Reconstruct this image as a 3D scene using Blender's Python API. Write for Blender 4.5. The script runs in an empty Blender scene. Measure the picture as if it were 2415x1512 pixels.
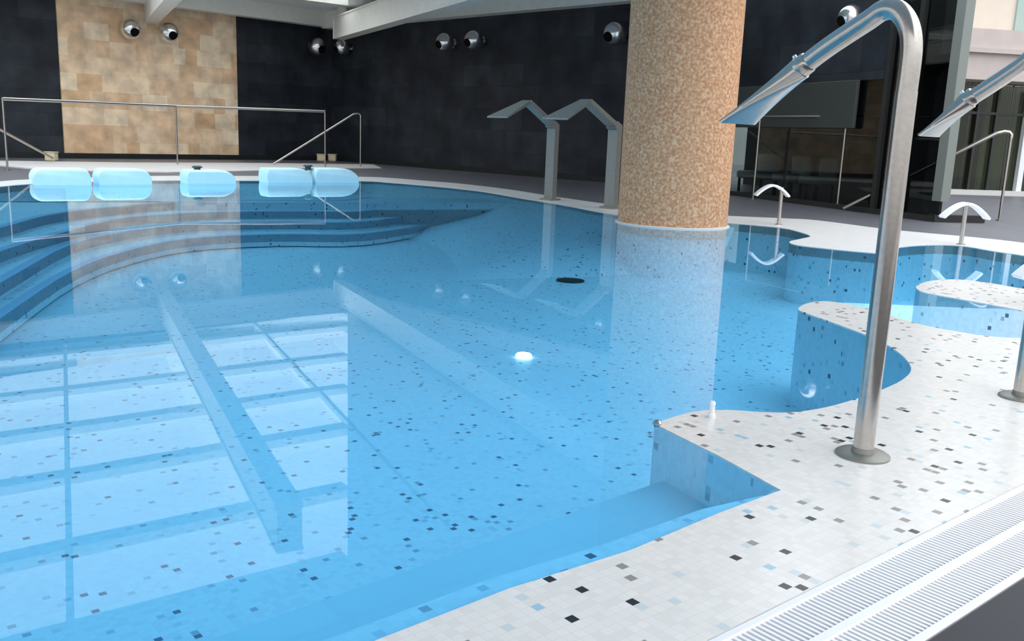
import bpy, bmesh, math, random
from mathutils import Vector, Matrix
from mathutils.geometry import tessellate_polygon
random.seed(7)
C = bpy.context.scene.collection
scene = bpy.context.scene
PI = math.pi

# ------------------------------------------------------------------ camera
W, H = 2415, 1512
F = 2150.0
CX, CY = W/2, H/2
XV, YV = 800.0, 11310.0          # vanishing point of the plumb lines
CAMZ = 1.0
up = -Vector((XV-CX, -(YV-CY), -F)).normalized()       # world up, in camera axes
fw = Vector((0, 0, -1)); fw = (fw - up*fw.dot(up)).normalized()
rt = fw.cross(up).normalized()
Rwc = Matrix((rt, fw, up))                             # camera axes -> world
cam = bpy.data.cameras.new('camera'); cam.sensor_width = 36; cam.lens = 36*F/W
cam.clip_end = 300; cam.clip_start = 0.05
camo = bpy.data.objects.new('camera', cam); C.objects.link(camo)
camo.matrix_world = Matrix.Translation((0, 0, CAMZ)) @ Rwc.to_4x4()
scene.camera = camo
EYE = Vector((0, 0, CAMZ))

# ------------------------------------------------------------------ world
wd = bpy.data.worlds.new('sky'); scene.world = wd; wd.use_nodes = True
wn = wd.node_tree.nodes; wl = wd.node_tree.links
bg = wn['Background']; bg.inputs['Strength'].default_value = 2.1
tc = wn.new('ShaderNodeTexCoord'); sx = wn.new('ShaderNodeSeparateXYZ'); rp = wn.new('ShaderNodeValToRGB')
wl.new(tc.outputs['Generated'], sx.inputs[0]); wl.new(sx.outputs['Z'], rp.inputs['Fac'])
rp.color_ramp.elements[0].position = 0.0; rp.color_ramp.elements[0].color = (0.46, 0.46, 0.46, 1)
rp.color_ramp.elements[1].position = 0.7; rp.color_ramp.elements[1].color = (1.34, 1.42, 1.52, 1)
e_ = rp.color_ramp.elements.new(.26); e_.color = (.92, .95, .97, 1)
wl.new(rp.outputs['Color'], bg.inputs['Color'])
sun = bpy.data.lights.new('sun', 'SUN'); sun.energy = 0.25; sun.angle = math.radians(45); sun.color = (1, .97, .92)
suno = bpy.data.objects.new('sun', sun); C.objects.link(suno)
suno.rotation_euler = (math.radians(38), math.radians(20), 0); suno.location = (0, -3, 12)
scene.view_settings.view_transform = 'Standard'; scene.view_settings.look = 'None'
scene.view_settings.gamma = 1.0; scene.view_settings.use_curve_mapping = False
scene.view_settings.exposure = -0.08
scene.cycles.max_bounces = 5; scene.cycles.diffuse_bounces = 3; scene.cycles.glossy_bounces = 3; scene.cycles.transparent_max_bounces = 8
scene.cycles.use_adaptive_sampling = True; scene.cycles.adaptive_threshold = 0.06

# ------------------------------------------------------------------ measuring
def ray(x, y):
    return (Rwc @ Vector((x-CX, -(y-CY), -F))).normalized()
def G(x, y, z=0.0):                                    # photo point -> level z
    d = ray(x, y); t = (z-CAMZ)/d.z
    return EYE + d*t
def onwall(x, y, p, q, off=0.0):                       # photo point -> vertical plane through p, q
    n = Vector((q-p)).cross(Vector((0, 0, 1))).normalized()
    if n.dot(EYE-p) < 0: n = -n
    d = ray(x, y); t = (p+n*off-EYE).dot(n)/d.dot(n)
    return EYE + d*t
def atdist(x, y, D):
    d = ray(x, y); return EYE + d*(D/math.hypot(d.x, d.y))
def above(base, y):                                    # height above base seen at photo row y
    lo, hi = -1.0, 12.0
    for _ in range(50):
        m = (lo+hi)/2
        v = Rwc.transposed() @ (Vector((base.x, base.y, m))-EYE)
        py = CY + F*v.y/v.z
        if py > y: lo = m
        else: hi = m
    return lo
def crom(pts, n=5):
    out = []
    P = [pts[0]] + list(pts) + [pts[-1]]
    for i in range(1, len(P)-2):
        for k in range(n):
            t = k/n
            a, b, c, d = P[i-1], P[i], P[i+1], P[i+2]
            out.append(0.5*((2*b)+(c-a)*t+(2*a-5*b+4*c-d)*t*t+(3*b-a-3*c+d)*t**3))
    out.append(pts[-1]); return out
def V2(p): return Vector((p.x, p.y))

# ------------------------------------------------------------------ materials
def mat(name, col=(.5, .5, .5), rough=.5, metal=0.0, spec=.5):
    m = bpy.data.materials.new(name); m.use_nodes = True
    b = m.node_tree.nodes['Principled BSDF']
    b.inputs['Base Color'].default_value = (*col, 1); b.inputs['Roughness'].default_value = rough
    b.inputs['Metallic'].default_value = metal; b.inputs['Specular IOR Level'].default_value = spec
    return m
def N(m, t): return m.node_tree.nodes.new(t)
def L(m, a, b): m.node_tree.links.new(a, b)
def noisy(m, scale=20, amt=.15, bump=0.0, col=None, rough_var=0):
    """vary the base colour by noise and add a light bump"""
    b = m.node_tree.nodes['Principled BSDF']; c = tuple(b.inputs['Base Color'].default_value)
    t = N(m, 'ShaderNodeTexCoord'); n = N(m, 'ShaderNodeTexNoise'); n.inputs['Scale'].default_value = scale
    n.inputs['Detail'].default_value = 5
    L(m, t.outputs['Object'], n.inputs['Vector'])
    r = N(m, 'ShaderNodeValToRGB'); r.color_ramp.elements[0].position = .3; r.color_ramp.elements[1].position = .7
    r.color_ramp.elements[0].color = tuple(x*(1-amt) for x in c[:3])+(1,)
    r.color_ramp.elements[1].color = tuple(min(1, x*(1+amt)) for x in c[:3])+(1,)
    L(m, n.outputs['Fac'], r.inputs['Fac']); L(m, r.outputs['Color'], b.inputs['Base Color'])
    if bump:
        bp = N(m, 'ShaderNodeBump'); bp.inputs['Strength'].default_value = bump; bp.inputs['Distance'].default_value = .01
        L(m, n.outputs['Fac'], bp.inputs['Height']); L(m, bp.outputs['Normal'], b.inputs['Normal'])
    return m

EDGE = (G(1700, 1208)-G(881, 1512)); EANG = math.atan2(EDGE.y, EDGE.x)
def mosaic(name, base, cell=.0265, speck=((.011, (.012, .011, .012)), (.036, (.30, .275, .26)), (.046, (.36, .56, .66)), (.066, (.60, .66, .68))), rough=.22, var=.05, grout=.93):
    m = mat(name, base, rough, 0, .45)
    b = m.node_tree.nodes['Principled BSDF']
    g = N(m, 'ShaderNodeNewGeometry'); mp = N(m, 'ShaderNodeMapping'); mp.vector_type = 'POINT'
    mp.inputs['Rotation'].default_value = (0, 0, -EANG); mp.inputs['Location'].default_value = (.0031, .0042, .013)
    s = 1/cell; mp.inputs['Scale'].default_value = (1, 1, 1)
    L(m, g.outputs['Position'], mp.inputs['Vector'])
    sc = N(m, 'ShaderNodeVectorMath'); sc.operation = 'SCALE'; sc.inputs['Scale'].default_value = s
    L(m, mp.outputs['Vector'], sc.inputs[0])
    fl = N(m, 'ShaderNodeVectorMath'); fl.operation = 'FLOOR'; L(m, sc.outputs[0], fl.inputs[0])
    wn_ = N(m, 'ShaderNodeTexWhiteNoise'); wn_.noise_dimensions = '3D'; L(m, fl.outputs[0], wn_.inputs['Vector'])
    r = N(m, 'ShaderNodeValToRGB'); r.color_ramp.interpolation = 'CONSTANT'
    cr = r.color_ramp; cr.elements[0].position = 0; cr.elements[0].color = (*speck[0][1], 1)
    cr.elements[1].position = speck[0][0]; cr.elements[1].color = (*speck[1][1], 1)
    e = cr.elements.new(speck[1][0]); e.color = (*speck[2][1], 1)
    e = cr.elements.new(speck[2][0]); e.color = (*speck[3][1], 1)
    e = cr.elements.new(speck[3][0]); e.color = (*base, 1)
    e = cr.elements.new(.5); e.color = tuple(x*(1-var) for x in base)+(1,)
    e = cr.elements.new(.8); e.color = tuple(min(1, x*(1+var*.5)) for x in base)+(1,)
    L(m, wn_.outputs['Value'], r.inputs['Fac'])
    # grout: fractional distance to cell border on x and y
    fr = N(m, 'ShaderNodeVectorMath'); fr.operation = 'FRACTION'; L(m, sc.outputs[0], fr.inputs[0])
    sp = N(m, 'ShaderNodeSeparateXYZ'); L(m, fr.outputs[0], sp.inputs[0])
    def edge(o):
        a = N(m, 'ShaderNodeMath'); a.operation = 'SUBTRACT'; a.inputs[1].default_value = .5; L(m, o, a.inputs[0])
        c = N(m, 'ShaderNodeMath'); c.operation = 'ABSOLUTE'; L(m, a.outputs[0], c.inputs[0]); return c.outputs[0]
    mx = N(m, 'ShaderNodeMath'); mx.operation = 'MAXIMUM'; L(m, edge(sp.outputs[0]), mx.inputs[0]); L(m, edge(sp.outputs[1]), mx.inputs[1])
    gt = N(m, 'ShaderNodeMath'); gt.operation = 'GREATER_THAN'; gt.inputs[1].default_value = .455; L(m, mx.outputs[0], gt.inputs[0])
    mix = N(m, 'ShaderNodeMix'); mix.data_type = 'RGBA'
    mix.inputs[7].default_value = tuple(x*grout for x in base)+(1,)
    L(m, gt.outputs[0], mix.inputs[0]); L(m, r.outputs['Color'], mix.inputs[6])
    # broad wear
    n = N(m, 'ShaderNodeTexNoise'); n.inputs['Scale'].default_value = 1.3; L(m, g.outputs['Position'], n.inputs['Vector'])
    mr = N(m, 'ShaderNodeMapRange'); mr.inputs[3].default_value = .94; mr.inputs[4].default_value = 1.03; L(m, n.outputs['Fac'], mr.inputs[0])
    mul = N(m, 'ShaderNodeVectorMath'); mul.operation = 'SCALE'; L(m, mix.outputs[2], mul.inputs[0]); L(m, mr.outputs[0], mul.inputs['Scale'])
    L(m, mul.outputs[0], b.inputs['Base Color'])
    return m

def blocks(name, c1, c2, mortar, bw, bh, rough=.6, ms=.01, nz=3, spec=.4, bump=.2, off=.5, squash=1.0, sqf=2, namt=.35):
    """stone blocks laid on a wall: brick pattern in the wall's own x-z"""
    m = mat(name, c1, rough, 0, spec); b = m.node_tree.nodes['Principled BSDF']
    t = N(m, 'ShaderNodeTexCoord'); s = N(m, 'ShaderNodeSeparateXYZ'); cb = N(m, 'ShaderNodeCombineXYZ')
    L(m, t.outputs['Object'], s.inputs[0]); L(m, s.outputs[0], cb.inputs[0]); L(m, s.outputs[2], cb.inputs[1])
    br = N(m, 'ShaderNodeTexBrick'); L(m, cb.outputs[0], br.inputs['Vector'])
    br.inputs['Scale'].default_value = 1; br.inputs['Brick Width'].default_value = bw; br.inputs['Row Height'].default_value = bh
    br.inputs['Mortar Size'].default_value = ms; br.inputs['Color1'].default_value = (*c1, 1); br.inputs['Color2'].default_value = (*c2, 1)
    br.inputs['Mortar'].default_value = (*mortar, 1); br.offset = off; br.squash = squash; br.squash_frequency = sqf
    br.inputs['Bias'].default_value = 0
    n = N(m, 'ShaderNodeTexNoise'); n.inputs['Scale'].default_value = nz; n.inputs['Detail'].default_value = 8; L(m, cb.outputs[0], n.inputs['Vector'])
    mr = N(m, 'ShaderNodeMapRange'); mr.inputs[1].default_value = .3; mr.inputs[2].default_value = .7
    mr.inputs[3].default_value = 1-namt; mr.inputs[4].default_value = 1+namt; L(m, n.outputs['Fac'], mr.inputs[0])
    mul = N(m, 'ShaderNodeVectorMath'); mul.operation = 'SCALE'; L(m, br.outputs['Color'], mul.inputs[0]); L(m, mr.outputs[0], mul.inputs['Scale'])
    L(m, mul.outputs[0], b.inputs['Base Color'])
    bp = N(m, 'ShaderNodeBump'); bp.inputs['Strength'].default_value = bump; bp.inputs['Distance'].default_value = .02
    L(m, n.outputs['Fac'], bp.inputs['Height']); L(m, bp.outputs['Normal'], b.inputs['Normal'])
    return m

M = {}
M['deck'] = mosaic('white_mosaic', (.81, .77, .73))
M['pooltile'] = mosaic('pool_mosaic', (.80, .93, 1.0), rough=.4, speck=((.009, (.09, .15, .24)), (.022, (.40, .50, .60)), (.032, (.50, .66, .78)), (.045, (.62, .78, .88))), grout=.96)
M['ledge'] = mosaic('ledge_tile', (.66, .87, .96), cell=.26, speck=((.0, (.4, .7, .9)),)*4, rough=.4, var=.02, grout=.97)
M['nosing'] = mat('nosing_blue', (.42, .62, .82), .4)
M['coping'] = noisy(mat('white_coping', (.72, .71, .69), .35), 6, .04)
M['slate'] = blocks('slate', (.015, .020, .027), (.032, .037, .045), (.014, .017, .022), 1.1, .55, rough=.6, ms=.006, nz=1.4, namt=.5, spec=.3)
M['stone'] = blocks('sandstone', (.74, .47, .27), (.95, .76, .54), (.76, .56, .36), .62, .42, rough=.75, ms=.003, nz=2.6, namt=.26, off=.37, squash=.55, sqf=3)
M['base_dark'] = mat('dark_skirting', (.008, .009, .010), .6)
M['greydeck'] = blocks('grey_deck', (.17, .165, .185), (.20, .195, .215), (.13, .13, .145), .6, .6, rough=.45, nz=5, namt=.12)
M['darkdeck'] = mat('dark_deck', (.022, .023, .029), .6)
M['steel'] = noisy(mat('brushed_steel', (.46, .43, .40), .2, 1.0), 60, .06)
M['chrome'] = mat('chrome', (.80, .80, .80), .2, 1.0)
M['blacklens'] = mat('black_lens', (.004, .004, .004), .7, 0, .1)
M['greymetal'] = noisy(mat('grey_metal', (.26, .255, .23), .45, 0.55), 30, .06)
M['beam'] = noisy(mat('grey_beam', (.78, .77, .71), .5), 5, .04)
M['slab'] = mat('ceiling_plaster', (.84, .85, .85), .8)
M['white'] = mat('white_plastic', (.85, .86, .90), .4)
M['float'] = noisy(mat('pale_blue_foam', (.60, .90, 1.0), .5), 8, .02)
M['grating'] = mat('white_grating', (.85, .85, .89), .35)
M['gutter'] = mat('gutter', (.30, .30, .34), .7)
M['frame'] = mat('grey_frame', (.19, .21, .19), .45)
M['darkframe'] = mat('dark_frame', (.02, .021, .02), .4)
M['teal'] = mat('dark_teal', (.01, .05, .055), .4)
M['cream'] = noisy(mat('cream_render', (.66, .58, .49), .8), 3, .03)
M['fascia'] = noisy(mat('pinkish_concrete', (.52, .45, .42), .8), 3, .05)
M['curtain'] = mat('curtain', (.42, .42, .34), .85)
M['curtain2'] = mat('curtain_brown', (.20, .17, .12), .85)
M['greenglass'] = mat('green_glass', (.36, .46, .42), .15)
M['interior'] = mat('dark_interior', (.012, .010, .009), .7)
M['panelgrey'] = mat('grey_panel', (.055, .06, .056), .6)
M['beige'] = mat('beige_box', (.75, .62, .42), .6)
M['rim'] = mat('pale_paving', (.62, .60, .58), .6)

def column_mat():
    m = mat('travertine_render', (.55, .38, .22), .8, 0, .2); b = m.node_tree.nodes['Principled BSDF']
    t = N(m, 'ShaderNodeTexCoord')
    n = N(m, 'ShaderNodeTexNoise'); n.inputs['Scale'].default_value = 30; n.inputs['Detail'].default_value = 4; L(m, t.outputs['Object'], n.inputs['Vector'])
    r = N(m, 'ShaderNodeValToRGB'); cr = r.color_ramp
    cr.elements[0].position = .34; cr.elements[0].color = (.41, .19, .095, 1)
    cr.elements[1].position = .66; cr.elements[1].color = (.64, .42, .27, 1)
    e = cr.elements.new(.5); e.color = (.52, .285, .155, 1)
    L(m, n.outputs['Fac'], r.inputs['Fac']); L(m, r.outputs['Color'], b.inputs['Base Color'])
    return m
M['column'] = column_mat()

def schlick(m, f0):
    """two-sided mirror share by viewing angle"""
    g = N(m, 'ShaderNodeNewGeometry'); d = N(m, 'ShaderNodeVectorMath'); d.operation = 'DOT_PRODUCT'
    L(m, g.outputs['Incoming'], d.inputs[0]); L(m, g.outputs['Normal'], d.inputs[1])
    def mt(op, a, b=None, v=None):
        n = N(m, 'ShaderNodeMath'); n.operation = op
        if isinstance(a, (int, float)): n.inputs[0].default_value = a
        else: L(m, a, n.inputs[0])
        if v is not None: n.inputs[1].default_value = v
        elif b is not None: L(m, b, n.inputs[1])
        return n.outputs[0]
    a = mt('ABSOLUTE', d.outputs['Value']); o = mt('SUBTRACT', 1.0, a); p = mt('POWER', o, v=5.0)
    return mt('ADD', mt('MULTIPLY', p, v=1-f0), v=f0)

def water_mat():
    m = bpy.data.materials.new('pool_water'); m.use_nodes = True
    nt = m.node_tree; nt.nodes.clear()
    out = N(m, 'ShaderNodeOutputMaterial'); tr = N(m, 'ShaderNodeBsdfTransparent'); gl = N(m, 'ShaderNodeBsdfGlossy')
    tr.inputs['Color'].default_value = (.47, .825, 1.0, 1)
    gl.inputs['Roughness'].default_value = 0.015; gl.inputs['Color'].default_value = (.88, .96, 1, 1)
    mx = N(m, 'ShaderNodeMixShader'); L(m, schlick(m, .022), mx.inputs[0]); L(m, tr.outputs[0], mx.inputs[1]); L(m, gl.outputs[0], mx.inputs[2])
    L(m, mx.outputs[0], out.inputs['Surface'])
    g = N(m, 'ShaderNodeNewGeometry'); n = N(m, 'ShaderNodeTexNoise'); n.inputs['Scale'].default_value = 1.1; n.inputs['Detail'].default_value = 1.5
    L(m, g.outputs['Position'], n.inputs['Vector'])
    bp = N(m, 'ShaderNodeBump'); bp.inputs['Strength'].default_value = .04; bp.inputs['Distance'].default_value = .012
    L(m, n.outputs['Fac'], bp.inputs['Height']); L(m, bp.outputs['Normal'], gl.inputs['Normal'])
    return m
M['water'] = water_mat()

def pane_mat(name, tint, f0=.04):
    m = bpy.data.materials.new(name); m.use_nodes = True; m.node_tree.nodes.clear()
    out = N(m, 'ShaderNodeOutputMaterial'); tr = N(m, 'ShaderNodeBsdfTransparent'); gl = N(m, 'ShaderNodeBsdfGlossy')
    tr.inputs['Color'].default_value = (*tint, 1); gl.inputs['Roughness'].default_value = 0.01
    mx = N(m, 'ShaderNodeMixShader'); L(m, schlick(m, f0), mx.inputs[0]); L(m, tr.outputs[0], mx.inputs[1]); L(m, gl.outputs[0], mx.inputs[2])
    L(m, mx.outputs[0], out.inputs['Surface'])
    return m
M['pane'] = pane_mat('dark_pane', (.45, .50, .50))
M['pane2'] = pane_mat('tinted_pane', (.62, .66, .60))
M['skypane'] = pane_mat('skylight_pane', (.97, .98, .98), .01)

# ------------------------------------------------------------------ mesh helpers
def link(name, bm, m, parent=None, smooth=False):
    bmesh.ops.recalc_face_normals(bm, faces=bm.faces)
    me = bpy.data.meshes.new(name); bm.to_mesh(me); bm.free()
    if m: me.materials.append(M[m] if isinstance(m, str) else m)
    if smooth:
        for p in me.polygons: p.use_smooth = True
        try: me.set_sharp_from_angle(angle=math.radians(40))
        except Exception: pass
    o = bpy.data.objects.new(name, me); C.objects.link(o)
    if parent: o.parent = parent
    return o
def tag(o, label=None, cat=None, group=None, kind=None):
    if label: o['label'] = label
    if cat: o['category'] = cat
    if group: o['group'] = group
    if kind: o['kind'] = kind
    return o
def struct(o, label=None, cat=None): return tag(o, label, cat, None, 'structure')
def thing(name, label, cat, loc, rz=0.0, group=None):
    o = bpy.data.objects.new(name, None); C.objects.link(o); o.empty_display_size = .1
    o.location = loc; o.rotation_euler = (0, 0, rz)
    return tag(o, label, cat, group)
def prism(bm, poly, z0, z1):
    """poly: xy points; solid between z0 and z1"""
    a = [bm.verts.new((p[0], p[1], z0)) for p in poly]; b = [bm.verts.new((p[0], p[1], z1)) for p in poly]
    tri = tessellate_polygon([[Vector((p[0], p[1], 0)) for p in poly]])
    for t in tri:
        try: bm.faces.new([b[i] for i in t]); bm.faces.new([a[i] for i in t])
        except ValueError: pass
    n = len(poly)
    for i in range(n):
        j = (i+1) % n; bm.faces.new((a[i], a[j], b[j], b[i]))
def sheet(bm, poly, z, skirt=None):
    """flat top with an optional skirt going down to z = skirt"""
    b = [bm.verts.new((p[0], p[1], z)) for p in poly]
    for t in tessellate_polygon([[Vector((p[0], p[1], 0)) for p in poly]]):
        try: bm.faces.new([b[i] for i in t])
        except ValueError: pass
def box(bm, c, s, rz=0.0, mtx=None):
    r = bmesh.ops.create_cube(bm, size=1)
    m_ = Matrix.Translation(c) @ Matrix.Rotation(rz, 4, 'Z') @ Matrix.Diagonal((*s, 1))
    if mtx is not None: m_ = mtx @ m_
    bmesh.ops.transform(bm, matrix=m_, verts=r['verts']); return r['verts']
def bevelbox(bm, c, s, bev=.01, seg=2, rz=0.0):
    vs = box(bm, c, s, rz); es = set(e for v in vs for e in v.link_edges)
    bmesh.ops.bevel(bm, geom=list(es), offset=bev, segments=seg, affect='EDGES', profile=.5)
def beam(bm, p, q, w, h, upv=Vector((0, 0, 1))):
    """rectangular bar from p to q, p and q on its centre line"""
    d = (q-p).normalized(); s = d.cross(upv).normalized(); u = s.cross(d)
    vs = [[bm.verts.new(c + s*a*w/2 + u*b*h/2) for a, b in ((-1, -1), (1, -1), (1, 1), (-1, 1))] for c in (p, q)]
    for i in range(4):
        j = (i+1) % 4; bm.faces.new((vs[0][i], vs[0][j], vs[1][j], vs[1][i]))
    bm.faces.new(vs[0]); bm.faces.new(vs[1])
def tube(bm, pts, r, seg=20, caps=True):
    rings = []; prev = None
    n = len(pts)
    for i, p in enumerate(pts):
        d = (pts[min(i+1, n-1)]-pts[max(i-1, 0)]).normalized()
        if prev is None:
            s = d.cross(Vector((0, 0, 1)));
            if s.length < .05: s = d.cross(Vector((1, 0, 0)))
            s.normalize()
        else:
            s = (prev - d*prev.dot(d)).normalized()
        prev = s; u = d.cross(s)
        rr = r[i] if isinstance(r, (list, tuple)) else r
        rings.append([bm.verts.new(p + s*math.cos(a)*rr + u*math.sin(a)*rr) for a in [2*PI*k/seg for k in range(seg)]])
    for a, b in zip(rings, rings[1:]):
        for k in range(seg): bm.faces.new((a[k], a[(k+1) % seg], b[(k+1) % seg], b[k]))
    if caps: bm.faces.new(rings[0]); bm.faces.new(rings[-1])
def loft(bm, secs, seg=24):
    """secs: (centre, side vector, up vector, half width, half height, exponent)"""
    rings = []
    for c, s, u, a, b, e in secs:
        ring = []
        for k in range(seg):
            t = 2*PI*k/seg; ct, st = math.cos(t), math.sin(t)
            x = math.copysign(abs(ct)**(2/e), ct)*a; y = math.copysign(abs(st)**(2/e), st)*b
            ring.append(bm.verts.new(c + s*x + u*y))
        rings.append(ring)
    for a, b in zip(rings, rings[1:]):
        for k in range(seg): bm.faces.new((a[k], a[(k+1) % seg], b[(k+1) % seg], b[k]))
    bm.faces.new(rings[0]); bm.faces.new(rings[-1])
def lathe(bm, prof, seg=32, c=Vector((0, 0, 0))):
    rings = []
    for r, z in prof:
        rings.append([bm.verts.new(c+Vector((r*math.cos(2*PI*k/seg), r*math.sin(2*PI*k/seg), z))) for k in range(seg)])
    for a, b in zip(rings, rings[1:]):
        for k in range(seg): bm.faces.new((a[k], a[(k+1) % seg], b[(k+1) % seg], b[k]))
    bm.faces.new(rings[0]); bm.faces.new(rings[-1])
def B(): return bmesh.new()
def wallseg(name, p, q, z0, z1, th, m, label=None, parent=None):
    """wall piece whose own x runs from p to q, thickness behind the seen face"""
    o_dir = (q-p); o_dir.z = 0; ln = o_dir.length; ang = math.atan2(o_dir.y, o_dir.x)
    n = Vector((-math.sin(ang), math.cos(ang), 0)); side = -1 if n.dot(EYE-p) > 0 else 1
    bm = B(); box(bm, Vector((ln/2, side*th/2, (z0+z1)/2)), (ln, th, z1-z0))
    o = link(name, bm, m, parent); o.location = (p.x, p.y, 0); o.rotation_euler = (0, 0, ang)
    return o

# ------------------------------------------------------------------ plan of the pool
WZ = -0.004
far_px = [(-420, 490), (-200, 462), (0, 440), (74, 434), (209, 429), (373, 426), (574, 426), (849, 427), (924, 431), (998, 437), (1073, 444), (1147, 453), (1222, 466),
          (1296, 478), (1352, 488), (1408, 499), (1470, 509), (1590, 520), (1700, 525), (1778, 531), (1846, 538), (1885, 547), (1911, 557), (1890, 563), (1862, 570),
          (1880, 578), (1957, 587), (2030, 594), (2078, 597), (2100, 590), (2122, 583), (2180, 578), (2259, 579), (2354, 594), (2415, 603), (2520, 625), (2620, 655)]
right_px = [(2620, 690), (2520, 690), (2415, 681), (2350, 670), (2283, 661), (2235, 659), (2187, 664), (2161, 675), (2170, 686), (2195, 693), (2251, 703), (2334, 718), (2415, 733),
            (2500, 748), (2590, 765), (2600, 790), (2500, 802), (2415, 798), (2334, 793), (2251, 781), (2171, 765), (2104, 745), (2040, 725), (1957, 711), (1913, 713), (1886, 724), (1890, 734),
            (1957, 758), (2040, 789), (2092, 813), (2132, 842), (2149, 870), (2132, 893), (2092, 914), (2030, 937), (1950, 960), (1870, 972), (1800, 972), (1720, 967), (1650, 969), (1600, 980), (1543, 999)]
farW = crom([G(*p) for p in far_px], 5)
rightW = crom([G(*p) for p in right_px], 5)
cA = G(1694, 1074); cB = G(1842, 1156)
nearW = [G(1700, 1208), G(1488, 1297), G(1200, 1388), G(881, 1512)]
ed = (nearW[3]-nearW[0]).normalized()
nearL = nearW[3] + ed*4.5
leftfar = farW[0] + Vector((-5, -1.5, 0))
leftnear = Vector((leftfar.x+.5, nearL.y+1.0, 0))
OUT = farW + rightW + [cA, cB] + nearW + [nearL] + [leftnear, leftfar]
OUT = [Vector((p.x, p.y)) for p in OUT]
def offset(poly, d):
    out = []; n = len(poly)
    area = sum(poly[i].x*poly[(i+1) % n].y-poly[(i+1) % n].x*poly[i].y for i in range(n))
    s = 1 if area > 0 else -1
    for i in range(n):
        a, b, c = poly[i-1], poly[i], poly[(i+1) % n]
        t = (c-a); t = t.normalized() if t.length > 1e-9 else Vector((1, 0))
        out.append(b + Vector((t.y, -t.x))*d*s)
    return out

FLOORZ = -0.60
# pool basin: walls following the outline, floor
bm = B(); n = len(OUT)
top = [bm.verts.new((p.x, p.y, -0.001)) for p in OUT]; bot = [bm.verts.new((p.x, p.y, FLOORZ)) for p in OUT]
for i in range(n):
    j = (i+1) % n; bm.faces.new((top[i], top[j], bot[j], bot[i]))
for t in tessellate_polygon([[Vector((p.x, p.y, 0)) for p in OUT]]):
    try: bm.faces.new([bot[i] for i in t])
    except ValueError: pass
basin = struct(link('pool_basin', bm, 'pooltile'), 'sunken basin of the pool lined with speckled mosaic tile', 'pool')
# water body
ow = offset(OUT, .006)
bm = B(); prism(bm, ow, FLOORZ-.02, WZ)
water = tag(link('pool_water', bm, 'water'), 'clear blue pool water filling the whole basin', 'water', None, 'stuff')

# ledge along the near edge and the pale lip
LZ = -.19
l1, l2 = G(800, 1402, LZ), G(1528, 1146, LZ); ld = (l2-l1).normalized()
nrm = Vector((ed.y, -ed.x, 0));
if nrm.dot(l1-nearW[3]) > 0: nrm = -nrm
bm = B()
a0, a1 = l1-ld*7, l2+ld*.55
prism(bm, [a0, a1, Vector((cB.x, cB.y, 0))-nrm*.0, cB+nrm*.02, nearW[0]+nrm*.004, nearW[3]+nrm*.004, nearL+nrm*.004], FLOORZ+.002, LZ)
struct(link('pool_ledge', bm, 'ledge'), 'pale blue submerged ledge along the near edge of the pool', 'ledge')
bm = B(); LIP = -.016
lipw = .085
prism(bm, [cB+nrm*.004, nearW[0]+nrm*.004, nearW[1]+nrm*.004, nearW[2]+nrm*.004, nearW[3]+nrm*.004, nearL+nrm*.004,
           nearL-nrm*lipw, nearW[3]-nrm*lipw, nearW[2]-nrm*lipw, nearW[1]-nrm*lipw, nearW[0]-nrm*lipw*.8, cB-nrm*.03-ed*(-.05)], LZ+.002, LIP)
struct(link('pool_lip', bm, 'pooltile'), 'shallow submerged lip right beside the white deck edge', 'lip')

# sloping bottom along the far edge
bm = B(); rr_ = []
for i in range(18, 93):
    p = OUT[i]; c_ = Vector((-1.6, 8.0)); d_ = (c_-p); dl = d_.length; k_ = 3.6*min(1, .12+(i-18)/14, .12+(92-i)/22)
    q = p+d_.normalized()*k_; p_ = p-d_.normalized()*.0
    rr_.append((bm.verts.new((p_.x, p_.y, -.05)), bm.verts.new((p_.x+(q.x-p_.x)*.3, p_.y+(q.y-p_.y)*.3, -.28)), bm.verts.new((q.x, q.y, FLOORZ+.001))))
for a_, b_ in zip(rr_, rr_[1:]):
    for k in (0, 1): bm.faces.new((a_[k], b_[k], b_[k+1], a_[k+1]))
struct(link('pool_slope', bm, 'pooltile', None, True), 'sloping mosaic bottom along the far edge of the pool', 'pool bottom')

# steps at the far left
stepdefs = [(-.09, [(-420, 640), (0, 538), (150, 502), (400, 478), (600, 473), (780, 475), (880, 466)]),
            (-.20, [(-420, 760), (0, 594), (164, 545), (300, 514), (500, 501), (700, 499), (850, 499), (960, 484)]),
            (-.31, [(-420, 900), (0, 668), (164, 579), (300, 546), (450, 529), (650, 524), (850, 524), (1000, 503)]),
            (-.43, [(-420, 1050), (0, 752), (171, 640), (300, 592), (450, 563), (650, 553), (860, 552), (1040, 524)])]
for k, (z, px) in enumerate(stepdefs):
    line = crom([G(x, y, z) for x, y in px], 4)
    bm = B(); prism(bm, line + [farW[0]+Vector((14.5, 9.5, 0)), leftfar+Vector((0.02, 1, 0)), Vector((leftfar.x+.02, line[0].y, 0))], FLOORZ+.003*(k+1), z)
    st = struct(link('pool_step', bm, 'pooltile'), ['topmost', 'second', 'third', 'lowest'][k]+' curved entry step under the water at the far left', 'pool step')
    bm = B(); nv = len(line)
    for zz in (z+.004,):
        up_, lo_ = [], []
        for i, p in enumerate(line):
            t = (line[min(i+1, nv-1)]-line[max(i-1, 0)]).normalized(); nn = Vector((-t.y, t.x, 0))
            up_.append(bm.verts.new((p.x, p.y, zz))); q = p+nn*.09; lo_.append(bm.verts.new((q.x, q.y, zz)))
        for i in range(nv-1): bm.faces.new((up_[i], up_[i+1], lo_[i+1], lo_[i]))
        dn = [bm.verts.new((p.x, p.y, z-.10)) for p in line]
        for i in range(nv-1): bm.faces.new((up_[i], up_[i+1], dn[i+1], dn[i]))
    link('nosing', bm, 'nosing', st)

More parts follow.
